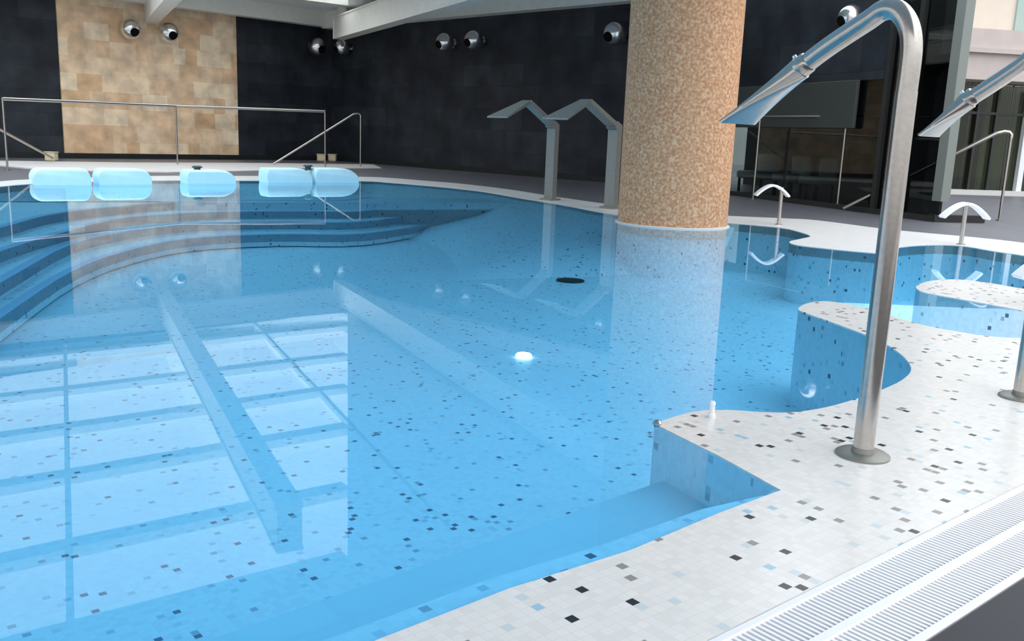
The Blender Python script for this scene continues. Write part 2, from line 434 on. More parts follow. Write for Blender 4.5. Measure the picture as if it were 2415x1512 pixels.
# ------------------------------------------------------------------ decks
g1, g2 = G(1662, 1512), G(2415, 1139)
gd = (g2-g1).normalized(); gn = Vector((gd.y, -gd.x, 0))
if gn.dot(-g1) < 0: gn = -gn
h1, h2 = G(2180, 1512), G(2415, 1357)
gw = ((h1-g1).dot(gn)+(h2-g1).dot(gn))/2
S0, S1 = -3.2, 6.5
gA, gB = g1+gd*S0, g1+gd*S1
# white mosaic deck (near side, with its four rounded peninsulas)
bm = B()
poly = [farW[-1]] + rightW + [cA, cB] + nearW + [nearL, nearL+nrm*.0+Vector((-.6, 0, 0)), Vector((gA.x-.4, gA.y, 0)), gA, gB, Vector((9.5, gB.y+.4, 0)), Vector((9.5, farW[-1].y, 0))]
prism(bm, poly, -.0035, 0.0)
struct(link('pool_deck', bm, 'deck'), 'white mosaic deck speckled with black, grey and blue tiles', 'deck')
# far white coping
oc = offset(OUT, .30)
nf = len(farW)
bm = B()
inner = [OUT[i] for i in range(nf)]; outer = []
for i in range(nf):
    outer.append(oc[i])
# right part of the coping follows a smooth line behind the small peninsula
cop_px = [(1715, 509), (1850, 515), (1930, 520), (2078, 539), (2200, 551), (2300, 560), (2415, 573), (2560, 596)]
left_outer_px = [(-420, 478), (-200, 449), (0, 428), (74, 423), (209, 419), (373, 415), (574, 415), (849, 417), (924, 420), (998, 426), (1073, 432), (1147, 440), (1222, 450), (1296, 462), (1352, 470), (1408, 478), (1470, 486), (1590, 500)]
outw = crom([G(*p) for p in left_outer_px+cop_px], 4)
poly = [Vector((p.x, p.y, 0)) for p in farW] + [Vector((9.5, farW[-1].y, 0)), Vector((9.5, outw[-1].y, 0))] + list(reversed(outw))
prism(bm, poly, -.10, 0.001)
struct(link('far_coping', bm, 'coping'), 'white coping band running along the far edge of the pool', 'coping')
# grey far deck
bm = B()
poly = list(outw) + [Vector((9.5, outw[-1].y, 0)), Vector((40, outw[-1].y, 0)), Vector((40, 45, 0)), Vector((-34, 45, 0)), Vector((-34, outw[0].y, 0))]
prism(bm, poly, -.12, -.002)
struct(link('floor', bm, 'greydeck'), 'grey tiled deck between the far pool edge and the walls', 'floor')
# dark deck in the foreground
e0, e1 = gA+gn*gw, gB+gn*gw
bm = B(); ss = .0
wp = .145
k = 0; wtot = 0
while wtot < 3.2:
    a = e0+gn*(wtot+.003); b = e1+gn*(wtot+.003)
    beam(bm, a+gn*wp/2+Vector((0, 0, -.02)), b+gn*wp/2+Vector((0, 0, -.02)), wp-.005, .036)
    wtot += wp
box(bm, (e0+e1)/2+gn*1.6+Vector((0, 0, -.06)), ((e1-e0).length, 3.2, .03), math.atan2(gd.y, gd.x))
struct(link('boardwalk', bm, 'darkdeck'), 'dark grey decking in the bottom right corner beyond the grating', 'deck')
# ground left/behind camera
bm = B(); box(bm, Vector((-2, -6.2, -.2)), (40, 8, .1)); struct(link('ground_slab', bm, 'darkdeck'), 'dark slab behind the viewpoint', 'ground')
# overflow channel and grating
gt = thing('overflow_grating', 'white slatted drain grating between the mosaic deck and the dark decking', 'grating', (g1.x, g1.y, 0), math.atan2(gd.y, gd.x))
sgn = 1 if gn.dot(Vector((-gd.y, gd.x, 0))) > 0 else -1
bm = B()
box(bm, Vector(((S0+S1)/2, sgn*gw/2, -.11)), (S1-S0, gw, .01))
for yy in (.004, gw-.004): box(bm, Vector(((S0+S1)/2, sgn*yy, -.062)), (S1-S0, .008, .095))
link('channel', bm, 'gutter', gt)
bm = B()
for yy, w_ in ((.012, .022), (gw/2, .026), (gw-.012, .022)): bevelbox(bm, Vector(((S0+S1)/2, sgn*yy, -.012)), (S1-S0, w_, .024), .003, 1)
link('rail', bm, 'grating', gt)
bm = B(); s = S0
while s < S1:
    box(bm, Vector((s, sgn*gw/2, -.013)), (.0085, gw-.03, .018)); s += .0165
link('slats', bm, 'grating', gt)

# ------------------------------------------------------------------ walls
pL0 = G(-700, 372); pL1 = G(155, 374); pL2 = G(561, 372); pC = G(782, 378)
# keep the left wall straight
wd_ = (G(155, 373)-G(770, 378)).normalized()
pC = G(782, 378)
wl0 = pC + wd_*26
def wp_(x, y): return onwall(x, y, wl0, pC)
TOPZ = 5.4
ln = (wl0-pC).length
def onl(x, y=374):
    p = onwall(x, y, wl0, pC); return Vector((p.x, p.y, 0))
q1, q2 = onl(152), onl(561)
struct(wallseg('wall_back', wl0, pC+ (pC-wl0).normalized()*.3, 0, TOPZ, .3, 'slate'), 'dark slate wall behind the railing', 'wall')
nback = (EYE-pC); nW = Vector((-(wl0-pC).normalized().y, (wl0-pC).normalized().x, 0))
if nW.dot(EYE-pC) < 0: nW = -nW
o = wallseg('stone_cladding', q1+nW*.06, q2+nW*.06, .13, TOPZ, .05, 'stone')
struct(o, 'beige sandstone cladding panel set in the dark slate wall', 'wall cladding')
o = wallseg('baseboard_back', wl0+nW*.09, pC+nW*.09, 0.0, .13, .08, 'base_dark'); struct(o)
# right slate wall
r0 = Vector((pC.x, pC.y, 0)); r1 = G(1440, 431)
rd = (r1-r0).normalized(); rend = r0 + rd*((G(1600, 443)-r0).length)
nR = Vector((-rd.y, rd.x, 0));
if nR.dot(EYE-r0) < 0: nR = -nR
struct(wallseg('wall_right', r0, rend, 0, TOPZ, .3, 'slate'), 'dark slate wall behind the angled cascade fountains', 'wall')
o = wallseg('baseboard_right', r0+nR*.07, rend+nR*.07, 0.0, .13, .06, 'base_dark'); struct(o)

# glass front right of the column
a0 = G(1640, 448); a1 = G(2085, 507); a2 = G(2225, 522)
zt = TOPZ
gdv = (a1-a0).normalized(); a2 = a0+gdv*((onwall(2212, 500, a0, a1)-Vector((a0.x, a0.y, 0))).length)
a2 = Vector((a2.x, a2.y, 0))
nG = Vector((-gdv.y, gdv.x, 0));
if nG.dot(EYE-a0) < 0: nG = -nG
def gw_(x, y): return onwall(x, y, a0, a1)
ztop = gw_(1900, 197).z; 
# solid slate above the opening
struct(wallseg('wall_front', a0-gdv*3.5, Vector((gw_(2062, 400).x, gw_(2062, 400).y, 0)), ztop, TOPZ, .3, 'slate'), 'dark slate wall above the glazed opening', 'wall')
# glazing
gl = thing('window_front', None, None, (a0.x, a0.y, 0), math.atan2(gdv.y, gdv.x)); tag(gl, 'dark glazed front between the stone column and the grey post', 'window', None, 'structure')
gl.name = 'window_1'
glen = (a2-a0).length; sg = 1 if nG.dot(Vector((-gdv.y, gdv.x, 0))) > 0 else -1
def gx(x, y=450): return (gw_(x, y)-a0).dot(gdv)
bm = B(); box(bm, Vector((glen/2, -sg*.02, (.06+TOPZ)/2)), (glen, .012, TOPZ-.06)); link('pane', bm, 'pane', gl)
bm = B()
for xx in (2066, 2130): box(bm, Vector((gx(xx), 0, TOPZ/2)), (.09, .10, TOPZ))
box(bm, Vector((glen/2, 0, .04)), (glen, .14, .08))
link('window_frame', bm, 'darkframe', gl)
bm = B(); box(bm, Vector((glen+.02, 0, TOPZ/2+.15)), (.17, .16, TOPZ-.3)); link('corner_post', bm, 'frame', gl)
# grey panel over the opening
zb = gw_(1900, 302).z
bm = B(); bevelbox(bm, Vector(((gx(1700)+gx(2027, 250))/2, sg*.06, (ztop+zb)/2)), (gx(2027, 250)-gx(1700), .06, ztop-zb), .008, 1)
link('roller_panel', bm, 'panelgrey', gl)
# room behind; its end wall runs away from the corner post
ea = math.atan2(a2.y, a2.x)+math.radians(4); eend = a2+Vector((math.cos(ea), math.sin(ea), 0))*3.4
bp0 = a0-nG*3.2-gdv*3
bm = B(); beam(bm, bp0+Vector((0, 0, TOPZ/2)), eend+Vector((0, 0, TOPZ/2)), .1, TOPZ)
struct(link('wall_interior', bm, 'interior'), 'dark back wall inside the glazed room', 'wall')
bm = B(); beam(bm, a2+(eend-a2).normalized()*.12+Vector((0, 0, TOPZ/2)), eend+Vector((0, 0, TOPZ/2)), .1, TOPZ)
struct(link('wall_side', bm, 'interior'), 'dark side wall of the glazed room', 'wall')
bm = B(); prism(bm, [a0-gdv*3-nG*.4, a2-nG*.1-gdv*.1, eend, bp0], ztop+.2, ztop+.3)
struct(link('ceiling_interior', bm, 'interior'), 'dark ceiling of the glazed room', 'ceiling')
# low black kerb going on to the right
bm = B(); kb = G(2314, 525)
beam(bm, a2-gdv*.05+nG*.06+Vector((0, 0, .05)), Vector((kb.x, kb.y, .05)), .14, .10)
struct(link('trim_1', bm, 'base_dark'), 'low black kerb on the deck past the grey post', 'kerb')

# ------------------------------------------------------------------ building seen at the right
b0 = G(2150, 455); b1 = G(2450, 464); bdv = (b1-b0).normalized(); b2 = b0+bdv*12
bang = math.atan2(bdv.y, bdv.x); nB = Vector((-bdv.y, bdv.x, 0))
if nB.dot(EYE-b0) < 0: nB = -nB
sB = 1 if nB.dot(Vector((-bdv.y, bdv.x, 0))) > 0 else -1
bld = thing('building', 'cream building with a concrete band over curtained windows at the right edge', 'building', (b0.x, b0.y, 0), bang)
BL = 12.0
def bz(x, y): return onwall(x, y, b0, b1).z
def bx_(x, y=300): return (onwall(x, y, b0, b1)-Vector((b0.x, b0.y, 0))).dot(bdv)
zf0 = bz(2300, 194); zf1 = bz(2300, 78)
bm = B(); vs = box(bm, Vector((BL/2, sB*.35, (zf0+zf1)/2)), (BL, .9, zf1-zf0))
box(bm, Vector((BL/2, sB*.84, bz(2300, 128))), (BL, .12, .10))
link('concrete_band', bm, 'fascia', bld)
bm = B(); box(bm, Vector((BL/2, -sB*.3, zf1+2.0)), (BL, .3, 4.0)); link('upper_wall', bm, 'cream', bld)
bo = b0-nB*.12; bxx = (onwall(2392, 60, bo, bo+bdv)-bo).dot(bdv)
bm = B(); box(bm, Vector((bxx+1.0, -sB*.12, zf1+2.0)), (2.0, .06, 3.9)); link('window', bm, 'greenglass', bld)
bm = B(); box(bm, Vector((BL/2, 0, .06)), (BL, .3, .12)); link('sill', bm, 'rim', bld)
bm = B(); box(bm, Vector((BL/2, -sB*2.2, 1.6)), (BL, .1, 3.4)); link('inner_wall', bm, 'interior', bld)
bm = B()
for xx in (2236, 2300, 2345): box(bm, Vector((bx_(xx), 0, zf0/2)), (.06, .08, zf0))
box(bm, Vector((BL/2, 0, bz(2340, 268))), (BL, .07, .06))
link('window_frame', bm, 'darkframe', bld)
bm = B(); box(bm, Vector((bx_(2402, 400), sB*.04, bz(2400, 215)/2)), (.14, .12, bz(2400, 215))); link('door_frame', bm, 'white', bld)
def curtain(x0, x1, m):
    bm = B(); A, Bv = bx_(x0), bx_(x1); nn = 40; r_ = []
    for i in range(nn+1):
        t = A+(Bv-A)*i/nn; yy = -sB*(.35+.05*math.sin(i*1.1)); r_.append((bm.verts.new((t, yy, .12)), bm.verts.new((t, yy, zf0))))
    for i in range(nn): bm.faces.new((r_[i][0], r_[i+1][0], r_[i+1][1], r_[i][1]))
    link('curtain', bm, m, bld, True)
curtain(2232, 2262, 'curtain'); curtain(2262, 2300, 'curtain2'); curtain(2306, 2338, 'curtain2'); curtain(2338, 2398, 'curtain'); curtain(2404, 2480, 'curtain')
bm = B(); box(bm, Vector((BL/2, -sB*.06, zf0/2)), (BL, .01, zf0-.1)); link('window_pane', bm, 'pane2', bld)

# ------------------------------------------------------------------ ceiling
CZ = 4.35
def mir(x, y, z=CZ):                       # point of the ceiling whose mirror image in the water is seen at (x, y)
    p = G(x, y, -z); return Vector((p.x, p.y, z))
def slopedir(px0, px1): return (mir(*px1)-mir(*px0)).normalized()
cdir = slopedir((0, 1143), (880, 993)); bd_ray = ray(144, 290); bdir = Vector((bd_ray.x, bd_ray.y, 0)).normalized()
rowy = [782, 817, 896, 983, 1090, 1254, 1445]
def cross(pa, da, pb, db):                 # intersection of two plan lines
    den = da.x*db.y-da.y*db.x; t = ((pb.x-pa.x)*db.y-(pb.y-pa.y)*db.x)/den
    return pa+da*t
rows = [mir(300, y) for y in rowy]
sA, sB2 = mir(820, 800), mir(820, 1350); sdir = (sB2-sA).normalized()
rightpts = [cross(p, cdir, sA, sdir) for p in rows]
# perimeter fascia, following both walls
fz0 = onwall(670, 52, wl0+nW*.5, pC+nW*.5).z
fcor = cross(wl0+nW*.55, (pC-wl0).normalized(), r0+nR*.55, rd); fcor.z = 0
bm = B(); beam(bm, wl0+nW*.5+Vector((0, 0, fz0+.45)), fcor+Vector((0, 0, fz0+.45)), .35, .9)
struct(link('trim_2', bm, 'beam'), 'grey fascia beam along the top of the back wall', 'fascia beam')
fz1 = onwall(1200, 30, r0+nR*.55, rend+nR*.55).z
bm = B(); beam(bm, fcor+Vector((0, 0, fz1+.45)), rend+nR*.5+Vector((0, 0, fz1+.45)), .35, .9)
struct(link('trim_3', bm, 'beam'), 'grey fascia beam along the top of the right slate wall', 'fascia beam')
# roof slab round the skylight
bm = B()
fl, fr_ = rows[0]-cdir*16, rightpts[0]
prism(bm, [wl0+nW*.3, r0+nR*.2, Vector((fr_.x, fr_.y, 0)), Vector((fl.x, fl.y, 0))], CZ, CZ+.25)
sl = sB2+sdir*.3
prism(bm, [Vector((fr_.x, fr_.y, 0)), r0+nR*.2, rend+nR*.2, rend+nR*.2+Vector((1.2, -6.0, 0)), Vector((2.9, rightpts[-1].y+1.2, 0)), Vector((rightpts[-1].x, rightpts[-1].y, 0))], CZ, CZ+.25)
nr = rows[-1]+(rows[-1]-rows[-2]).normalized()*0
prism(bm, [Vector((v.x, v.y, 0)) for v in (rows[-1]-cdir*16, rightpts[-1], Vector((2.9, rightpts[-1].y+1.2, 0)), Vector((2.2, -5, 0)), Vector((-22, -5, 0)))], CZ, CZ+.25)  # unseen part over the viewpoint, added to keep sky light off the near deck
struct(link('ceiling', bm, 'slab'), 'pale roof slab beside the skylight, with an unseen added part that shades the near deck', 'ceiling')
# skylight glazing
p0, p1 = rows[0]-cdir*16, rightpts[0]; p2, p3 = rightpts[-1], rows[-1]-cdir*16
sky = bpy.data.objects.new('window_2', None); C.objects.link(sky); struct(sky, 'skylight over the pool with grey bars, mirrored in the water', 'skylight')
sky.location = (p3.x, p3.y, CZ); so = Vector(sky.location)
bm = B(); prism(bm, [v-so for v in (p0, p1, p2, p3)], .14, .15); link('pane', bm, 'skypane', sky)
for i, p in enumerate(rows):
    bm = B(); hw = .17 if i < 6 else .15
    beam(bm, p-cdir*15.9+Vector((0, 0, .06))-so, rightpts[i]-cdir*.02+Vector((0, 0, .06))-so, hw*2, .14); link('cross_bar', bm, 'beam', sky)
for i, (xa, ya) in enumerate(((160, 1160), (715, 880))):
    a = mir(xa, ya); s_ = cross(a, bdir, rows[0], cdir); e_ = cross(a, bdir, rows[-1], cdir)
    bm = B(); beam(bm, s_+Vector((0, 0, .05))-so, e_+Vector((0, 0, .05))-so, .08, .1); link('glazing_bar', bm, 'beam', sky)
def raytoz(x, y, z):
    d = ray(x, y); return EYE+d*((z-CAMZ)/d.z)
BZ = 3.5
for i, (x, y, L_) in enumerate(((349, 62, 17.0), (800, 93, 19.0))):
    e = raytoz(x, y, BZ); sgx = Vector((bdir.y, -bdir.x, 0))
    t = thing('roof_beam', ['grey roof beam hanging over the beige stone panel', 'long grey roof beam ending in front of the wall corner'][i], 'beam', (e.x, e.y, BZ), math.atan2(-bdir.y, -bdir.x))
    bw_ = .34
    bm = B()
    # I-profile: two flanges and a web, end plate
    for zz, ww, hh in ((.02, bw_, .04), (.60, bw_, .04), (.31, .30, .56)):
        box(bm, Vector((L_/2, 0, zz)), (L_, ww, hh))
    link('girder', bm, 'beam', t)
    bm = B(); box(bm, Vector((-.015, 0, .31)), (.03, bw_+.02, .62)); link('end_plate', bm, 'beam', t)
    bm = B(); box(bm, Vector((.25, 0, .66+.09)), (.3, .2, .22)); link('hanger', bm, 'beam', t)

# ------------------------------------------------------------------ column
cb_l, cb_r = G(1459, 508), G(1716, 522)
Dc = atdist(1590, 520, 11.5); cl = atdist(1459, 480, 11.5); cr_ = atdist(1719, 480, 11.5)
rc = (V2(cl)-V2(cr_)).length/2*1.0
cc = Vector(((cl.x+cr_.x)/2, (cl.y+cr_.y)/2, 0))
col = thing('stone_column', 'thick round column of speckled orange-brown stone standing at the far pool edge', 'column', (cc.x, cc.y, 0))
bm = B(); lathe(bm, [(rc, WZ-.01), (rc, CZ)], 64); o = link('shaft', bm, 'column', col, True)
bm = B(); lathe(bm, [(rc, FLOORZ), (rc, WZ-.012)], 64); link('sunk_shaft', bm, 'pooltile', col, True)  # pool tile colour stands in for refraction that hides the shaft under water
bm = B(); lathe(bm, [(rc+.03, WZ-.10), (rc+.03, .006), (rc+.02, .012), (rc-.02, .013)], 64); link('plinth', bm, 'rim', col, True)

# ------------------------------------------------------------------ chrome ball lamps
def ball(px, py, r_px, wa, wb, nrm_, label, group):
    c = onwall(px, py, wa, wb, .32)
    D = math.hypot(c.x, c.y); r = r_px/F*D
    t = thing('wall_spotlight', label, 'lamp', c, math.atan2(nrm_.y, nrm_.x), group)
    bm = B(); prof = []
    for k in range(17):
        a = -PI/2+PI*k/16; prof.append((max(r*math.cos(a), .002), r*math.sin(a)))
    lathe(bm, prof, 32); link('ball_housing', bm, 'chrome', t, True)
    # lens looking towards the pool and down
    dirv = Vector((math.cos(-.35), 0, math.sin(-.35)))
    rot = Vector((0, 0, 1)).rotation_difference(dirv).to_matrix()
    bm = B(); lathe(bm, [(r*.42, r*.80), (r*.42, r*.965), (r*.38, r*.985), (r*.04, r*1.0)], 24)
    bmesh.ops.transform(bm, matrix=rot.to_4x4(), verts=bm.verts); link('lens', bm, 'blacklens', t, True)
    bm = B(); tube(bm, [Vector((-r*.8, 0, 0)), Vector((-.34, 0, 0))], r*.22, 16); tube(bm, [Vector((-.31, 0, 0)), Vector((-.335, 0, 0))], r*.5, 24); link('wall_mount', bm, 'steel', t, True)
gA_ = 'chrome ball spotlights on the walls'
ball(308, 69, 21, wl0, pC, nW, 'left chrome ball spotlight of the pair on the beige stone panel', gA_)
ball(398, 77, 21, wl0, pC, nW, 'right chrome ball spotlight of the pair on the beige stone panel', gA_)
ball(748, 110, 21, wl0, pC, nW, 'chrome ball spotlight on the back wall just left of the wall corner', gA_)
ball(806, 112, 18, r0, rend, nR, 'dim chrome ball spotlight at the wall corner under the long roof beam', gA_)
ball(1049, 100, 21, r0, rend, nR, 'left chrome ball spotlight of the middle pair on the right slate wall', gA_)
ball(1117, 95, 22, r0, rend, nR, 'right chrome ball spotlight of the middle pair on the right slate wall', gA_)
ball(1450, 80, 27, r0, rend, nR, 'chrome ball spotlight beside the stone column', gA_)
ball(2006, 42, 27, a0, a1, nG, 'chrome ball spotlight above the glazed front behind the near shower arm', gA_)

# ------------------------------------------------------------------ railings
def post(parent, base, ztop_, r=.02):
    bm = B(); loc = Vector((0, 0, 0))
    p = base-Vector(parent.location)
    tube(bm, [Vector((p.x, p.y, 0)), Vector((p.x, p.y, ztop_))], r, 12)
    lathe(bm, [(r*2.4, 0), (r*2.4, .012), (r, .016)], 16, Vector((p.x, p.y, 0)))
    link('post', bm, 'steel', parent, True)
def railing(name, label, pts, tops, r=.028, bars=None):
    t = thing(name, label, 'railing', pts[0])
    for p, z in zip(pts, tops): post(t, p, z)
    bm = B(); tube(bm, [Vector((p.x, p.y, z))-Vector(pts[0]) for p, z in zip(pts, tops)], r, 12); link('top_rail', bm, 'steel', t, True)
    return t
bases = [G(18, 402), G(419, 390), G(767, 396)]
tops = [above(b, y) for b, y in zip(bases, (233, 250, 263))]
railing('guard_railing', 'long steel guard railing with three posts in front of the back wall', bases, tops, .032)
# hand rails
def handrail(label, pb, ztop_, pe, ze, r=.026):
    t = thing('handrail', label, 'handrail', pb)
    post(t, pb, ztop_-.02)
    bm = B(); q = pe-Vector(t.location)
    d = (Vector((q.x, q.y, 0))).normalized()
    path = [Vector((0, 0, ztop_-.10)), Vector((0, 0, ztop_-.04)), d*.03+Vector((0, 0, ztop_-.008)), d*.09+Vector((0, 0, ztop_)), d*.2+Vector((0, 0, ztop_-.03)), Vector((q.x, q.y, ze))]
    tube(bm, path, r, 12); link('rail', bm, 'steel', t, True)
    return t
hb = G(850, 395); handrail('sloping steel handrail rising to a post right of the guard railing', hb, above(hb, 268), G(645, 391), .05)
hb2 = G(-170, 412); handrail('sloping steel handrail coming down from the left edge of the picture', hb2, above(hb2, 205), G(125, 384), .10)
# right side railing in front of the glass
pb = [G(1776, 470), G(1974, 492), G(2200, 517)]
zt_ = above(pb[1], 275)
railing('guard_railing', 'thin steel guard railing in front of the dark glazed front', pb, [zt_, zt_, zt_], .018)
hb3 = G(2356, 520); handrail('sloping steel handrail rising to the post by the curtained windows', hb3, above(hb3, 311), G(1988, 498), .04)

# beige boxes behind the railing
for px, lab in (((758, 380), 'small beige box on the deck at the railing end, left one of the touching pair'), ((784, 380), 'small beige box on the deck at the railing end, right one of the touching pair'), ((122, 380), 'small beige box on the deck at the foot of the left handrail')):
    p = G(*px); t = thing('deck_box', lab, 'box', p)
    bm = B(); bevelbox(bm, Vector((0, 0, .10)), (.24, .2, .20), .03, 2); link('body', bm, 'beige', t)
    bm = B(); bevelbox(bm, Vector((0, 0, .205)), (.26, .22, .02), .006, 1); link('lid', bm, 'beige', t)
# pale raised paving strip in front of the back wall
bm = B(); pp = [G(*p) for p in ((-300, 396), (0, 392), (60, 398), (160, 404), (400, 408), (620, 404), (640, 399), (900, 398), (880, 389), (600, 386), (300, 385), (0, 381), (-300, 385))]
prism(bm, pp, -.005, .02); struct(link('trim_4', bm, 'rim'), 'pale paving strip between the railing and the back wall', 'paving')

# ------------------------------------------------------------------ pale blue floats
def pfloat(x0, x1, ytop, ybase, label, rr=.09, rnd=(1, 1)):
    a, b = G(x0, ybase), G(x1, ybase); c = (a+b)/2; w = (b-a).length; h = above(c, ytop)
    t = thing('pool_float', label, 'float', (c.x, c.y, WZ), math.atan2((b-a).y, (b-a).x), 'pale blue floats along the far pool edge')
    dpt = .42
    bm = B(); h_ = h-WZ
    # silhouette in x-z, rounded at the top corners and tapering at the right end
    rl, rrr = rnd
    prof = []
    def arc(cx, cz, rx, rz, a0_, a1_, n_=7):
        for k in range(n_+1):
            a = math.radians(a0_+(a1_-a0_)*k/n_); prof.append((cx+rx*math.cos(a), cz+rz*math.sin(a)))
    rx1 = min(.12*rrr, w*.4); rx0 = min(.10*rl, w*.3)
    prof.append((-w/2+.02, -.05)); prof.append((w/2-.01, -.05))
    arc(w/2-rx1, h_-h_*.8, rx1, h_*.8, 0, 90); arc(-w/2+rx0, h_-h_*.55, rx0, h_*.55, 90, 180)
    secs = []
    for yy, k in ((-dpt/2, .88), (-dpt/2+.02, .96), (-dpt/2+.06, 1), (dpt/2-.06, 1), (dpt/2-.02, .96), (dpt/2, .88)):
        secs.append([bm.verts.new((x*(1-(1-k)*.2/1), yy, -.05+(z+.05)*k)) for x, z in prof])
    m_ = len(prof)
    for s1_, s2_ in zip(secs, secs[1:]):
        for i in range(m_): bm.faces.new((s1_[i], s1_[(i+1) % m_], s2_[(i+1) % m_], s2_[i]))
    bm.faces.new(secs[0]); bm.faces.new(secs[-1])
    link('foam_body', bm, 'float', t, True)
    return t, c, w, h_
pf = [pfloat(73, 211, 396, 434, 'largest pale blue float at the far pool edge, farthest left', rnd=(1.2, 1)),
      pfloat(224, 352, 397, 433, 'second pale blue float from the left at the far pool edge', rnd=(1, 1.6)),
      pfloat(432, 548, 400, 431, 'lone middle pale blue float in front of the beige stone reflection', rnd=(.5, 2.2)),
      pfloat(619, 727, 396, 429, 'left pale blue float of the touching pair below the sloping handrail', rnd=(.4, 2.2)),
      pfloat(733, 836, 396, 429, 'right pale blue float of the touching pair, tapering to the right', rnd=(.5, 3.6))]
for k, xo in ((2, -.18), (3, .44)):
    t, c, w, h_ = pf[k]
    bm = B(); tube(bm, [Vector((xo, 0, h_*.86)), Vector((xo, 0, h_+.035))], .055, 16); lathe(bm, [(.085, 0), (.085, .02), (.05, .035)], 16, Vector((xo, 0, h_+.03)))
    o = link('dark_knob', bm, 'teal', t, True); o['label'] = 'dark teal knob'

# ------------------------------------------------------------------ far cascade fountains (bent flat plates)
def cascade(base_px, posttop, peak, tip, wpost, wtip, label, theta):
    p = G(*base_px); u = Vector((math.cos(theta), math.sin(theta), 0))
    q = p+u
    P = [onwall(*c, Vector((p.x, p.y, 0)), Vector((q.x, q.y, 0))) for c in (posttop, peak, tip)]
    t = thing('cascade_fountain', label, 'fountain', p, 0, 'angled cascade fountains left of the column')
    loc = Vector((p.x, p.y, 0)); P = [v-loc for v in P]; side = Vector((-u.y, u.x, 0))
    def plate(path, hw, th):
        bm = B(); rings = []; n_ = len(path)
        for i, c in enumerate(path):
            d1 = (path[i]-path[i-1]).normalized() if i else (path[1]-path[0]).normalized()
            d2 = (path[i+1]-path[i]).normalized() if i < n_-1 else d1
            d = (d1+d2).normalized(); nn = d.cross(side).normalized(); k = 1/max(.5, d.dot(d1))
            rings.append([bm.verts.new(c+side*a*hw[i]+nn*b*th[i]*k) for a, b in ((-1, -1), (1, -1), (1, 1), (-1, 1))])
        for r1_, r2_ in zip(rings, rings[1:]):
            for j in range(4): bm.faces.new((r1_[j], r1_[(j+1) % 4], r2_[(j+1) % 4], r2_[j]))
        bm.faces.new(rings[0]); bm.faces.new(rings[-1])
        bmesh.ops.bevel(bm, geom=[e for e in bm.edges], offset=.006, segments=1, affect='EDGES')
        return bm
    pt = Vector((0, 0, P[0].z))
    link('post', plate([Vector((0, 0, .0)), pt, pt+(P[1]-pt)*.12], [wpost/2]*3, [.055]*3), 'greymetal', t)
    link('arm', plate([pt+(P[1]-pt)*.10, P[1]], [wpost/2, wpost/2], [.035, .03]), 'greymetal', t)
    link('spout_blade', plate([P[1]-(P[1]-P[2])*.01, P[2]], [wpost/2, wtip/2], [.028, .012]), 'greymetal', t)
    bm = B(); box(bm, Vector((0, 0, .015)), (.26, .22, .03), theta); link('base_plate', bm, 'greymetal', t)
cascade((1297, 472), (1300, 298), (1243, 240), (1172, 277), .17, .42, 'left angled cascade fountain of grey metal plate on the far coping', math.radians(228))
cascade((1440, 492), (1436, 300), (1383, 238), (1308, 281), .18, .44, 'right angled cascade fountain of grey metal plate beside the column', math.radians(228))

# ------------------------------------------------------------------ near tubular showers
def shower(base_px, path_px, collar_px, tip_px, r, wtip, theta, label):
    p = G(*base_px); p.z = 0; u = Vector((math.cos(theta), math.sin(theta), 0)); q = p+u
    loc = p.copy()
    def W_(c): return onwall(*c, p, q)-loc
    pts = [W_(c) for c in path_px]
    ztop_ = pts[0].z
    t = thing('pool_shower', label, 'shower', p, 0)
    side = Vector((-u.y, u.x, 0))
    arm = crom([Vector((0, 0, ztop_-.12))] + [Vector((0, 0, ztop_))] + pts[1:], 8)
    bm = B(); tube(bm, [Vector((0, 0, .0)), Vector((0, 0, ztop_-.12))], r, 28); o = link('pole', bm, 'steel', t, True)
    bm = B(); tube(bm, arm, r*.96, 28); link('arm', bm, 'steel', t, True)
    c0 = pts[-1]; tip = W_(tip_px); d = (tip-c0).normalized(); nn = side.cross(d).normalized()
    if nn.z < 0: nn = -nn
    bm = B(); secs = []
    for k in range(9):
        f = k/8; e = 2+f*4
        hw = r*1.05+(wtip/2-r*1.05)*(f**1.1); hh = r*(1.05-f)*1.0 if f < .0 else max(.007, r*1.05*(1-f)**1.5+.006)
        secs.append((c0+(tip-c0)*f, side, nn, hw, hh, e))
    loft(bm, secs, 28); link('fan_nozzle', bm, 'steel', t, True)
    bm = B(); tube(bm, [c0-d*.035, c0-d*.03, c0+d*.03, c0+d*.035], [r*1.0, r*1.1, r*1.1, r*1.0], 28); link('collar', bm, 'steel', t, True)
    bm = B(); tube(bm, [c0+nn*r*.9, c0+nn*(r+.016)], .008, 12); link('screw', bm, 'chrome', t, True)
    bm = B(); lathe(bm, [(r*2.6, 0), (r*2.6, .006), (r*2.3, .012), (r*1.15, .014), (r*1.05, .03)], 40); link('base_flange', bm, 'greymetal', t, True)
TH = math.radians(131)
shower((2034, 1074), [(2152, 120), (2143, 62), (2118, 26), (2085, 24), (2045, 50), (1955, 110), (1889, 160)], None, (1740, 289), .0335, .215, TH,
       'nearest steel swan-neck shower standing on the white mosaic deck')
shower((2408, 938), [(2505, 200), (2495, 160), (2470, 138), (2440, 130), (2405, 156), (2340, 200), (2284, 236)], None, (2190, 320), .0335, .20, TH,
       'steel swan-neck shower reaching in from the right edge of the picture')

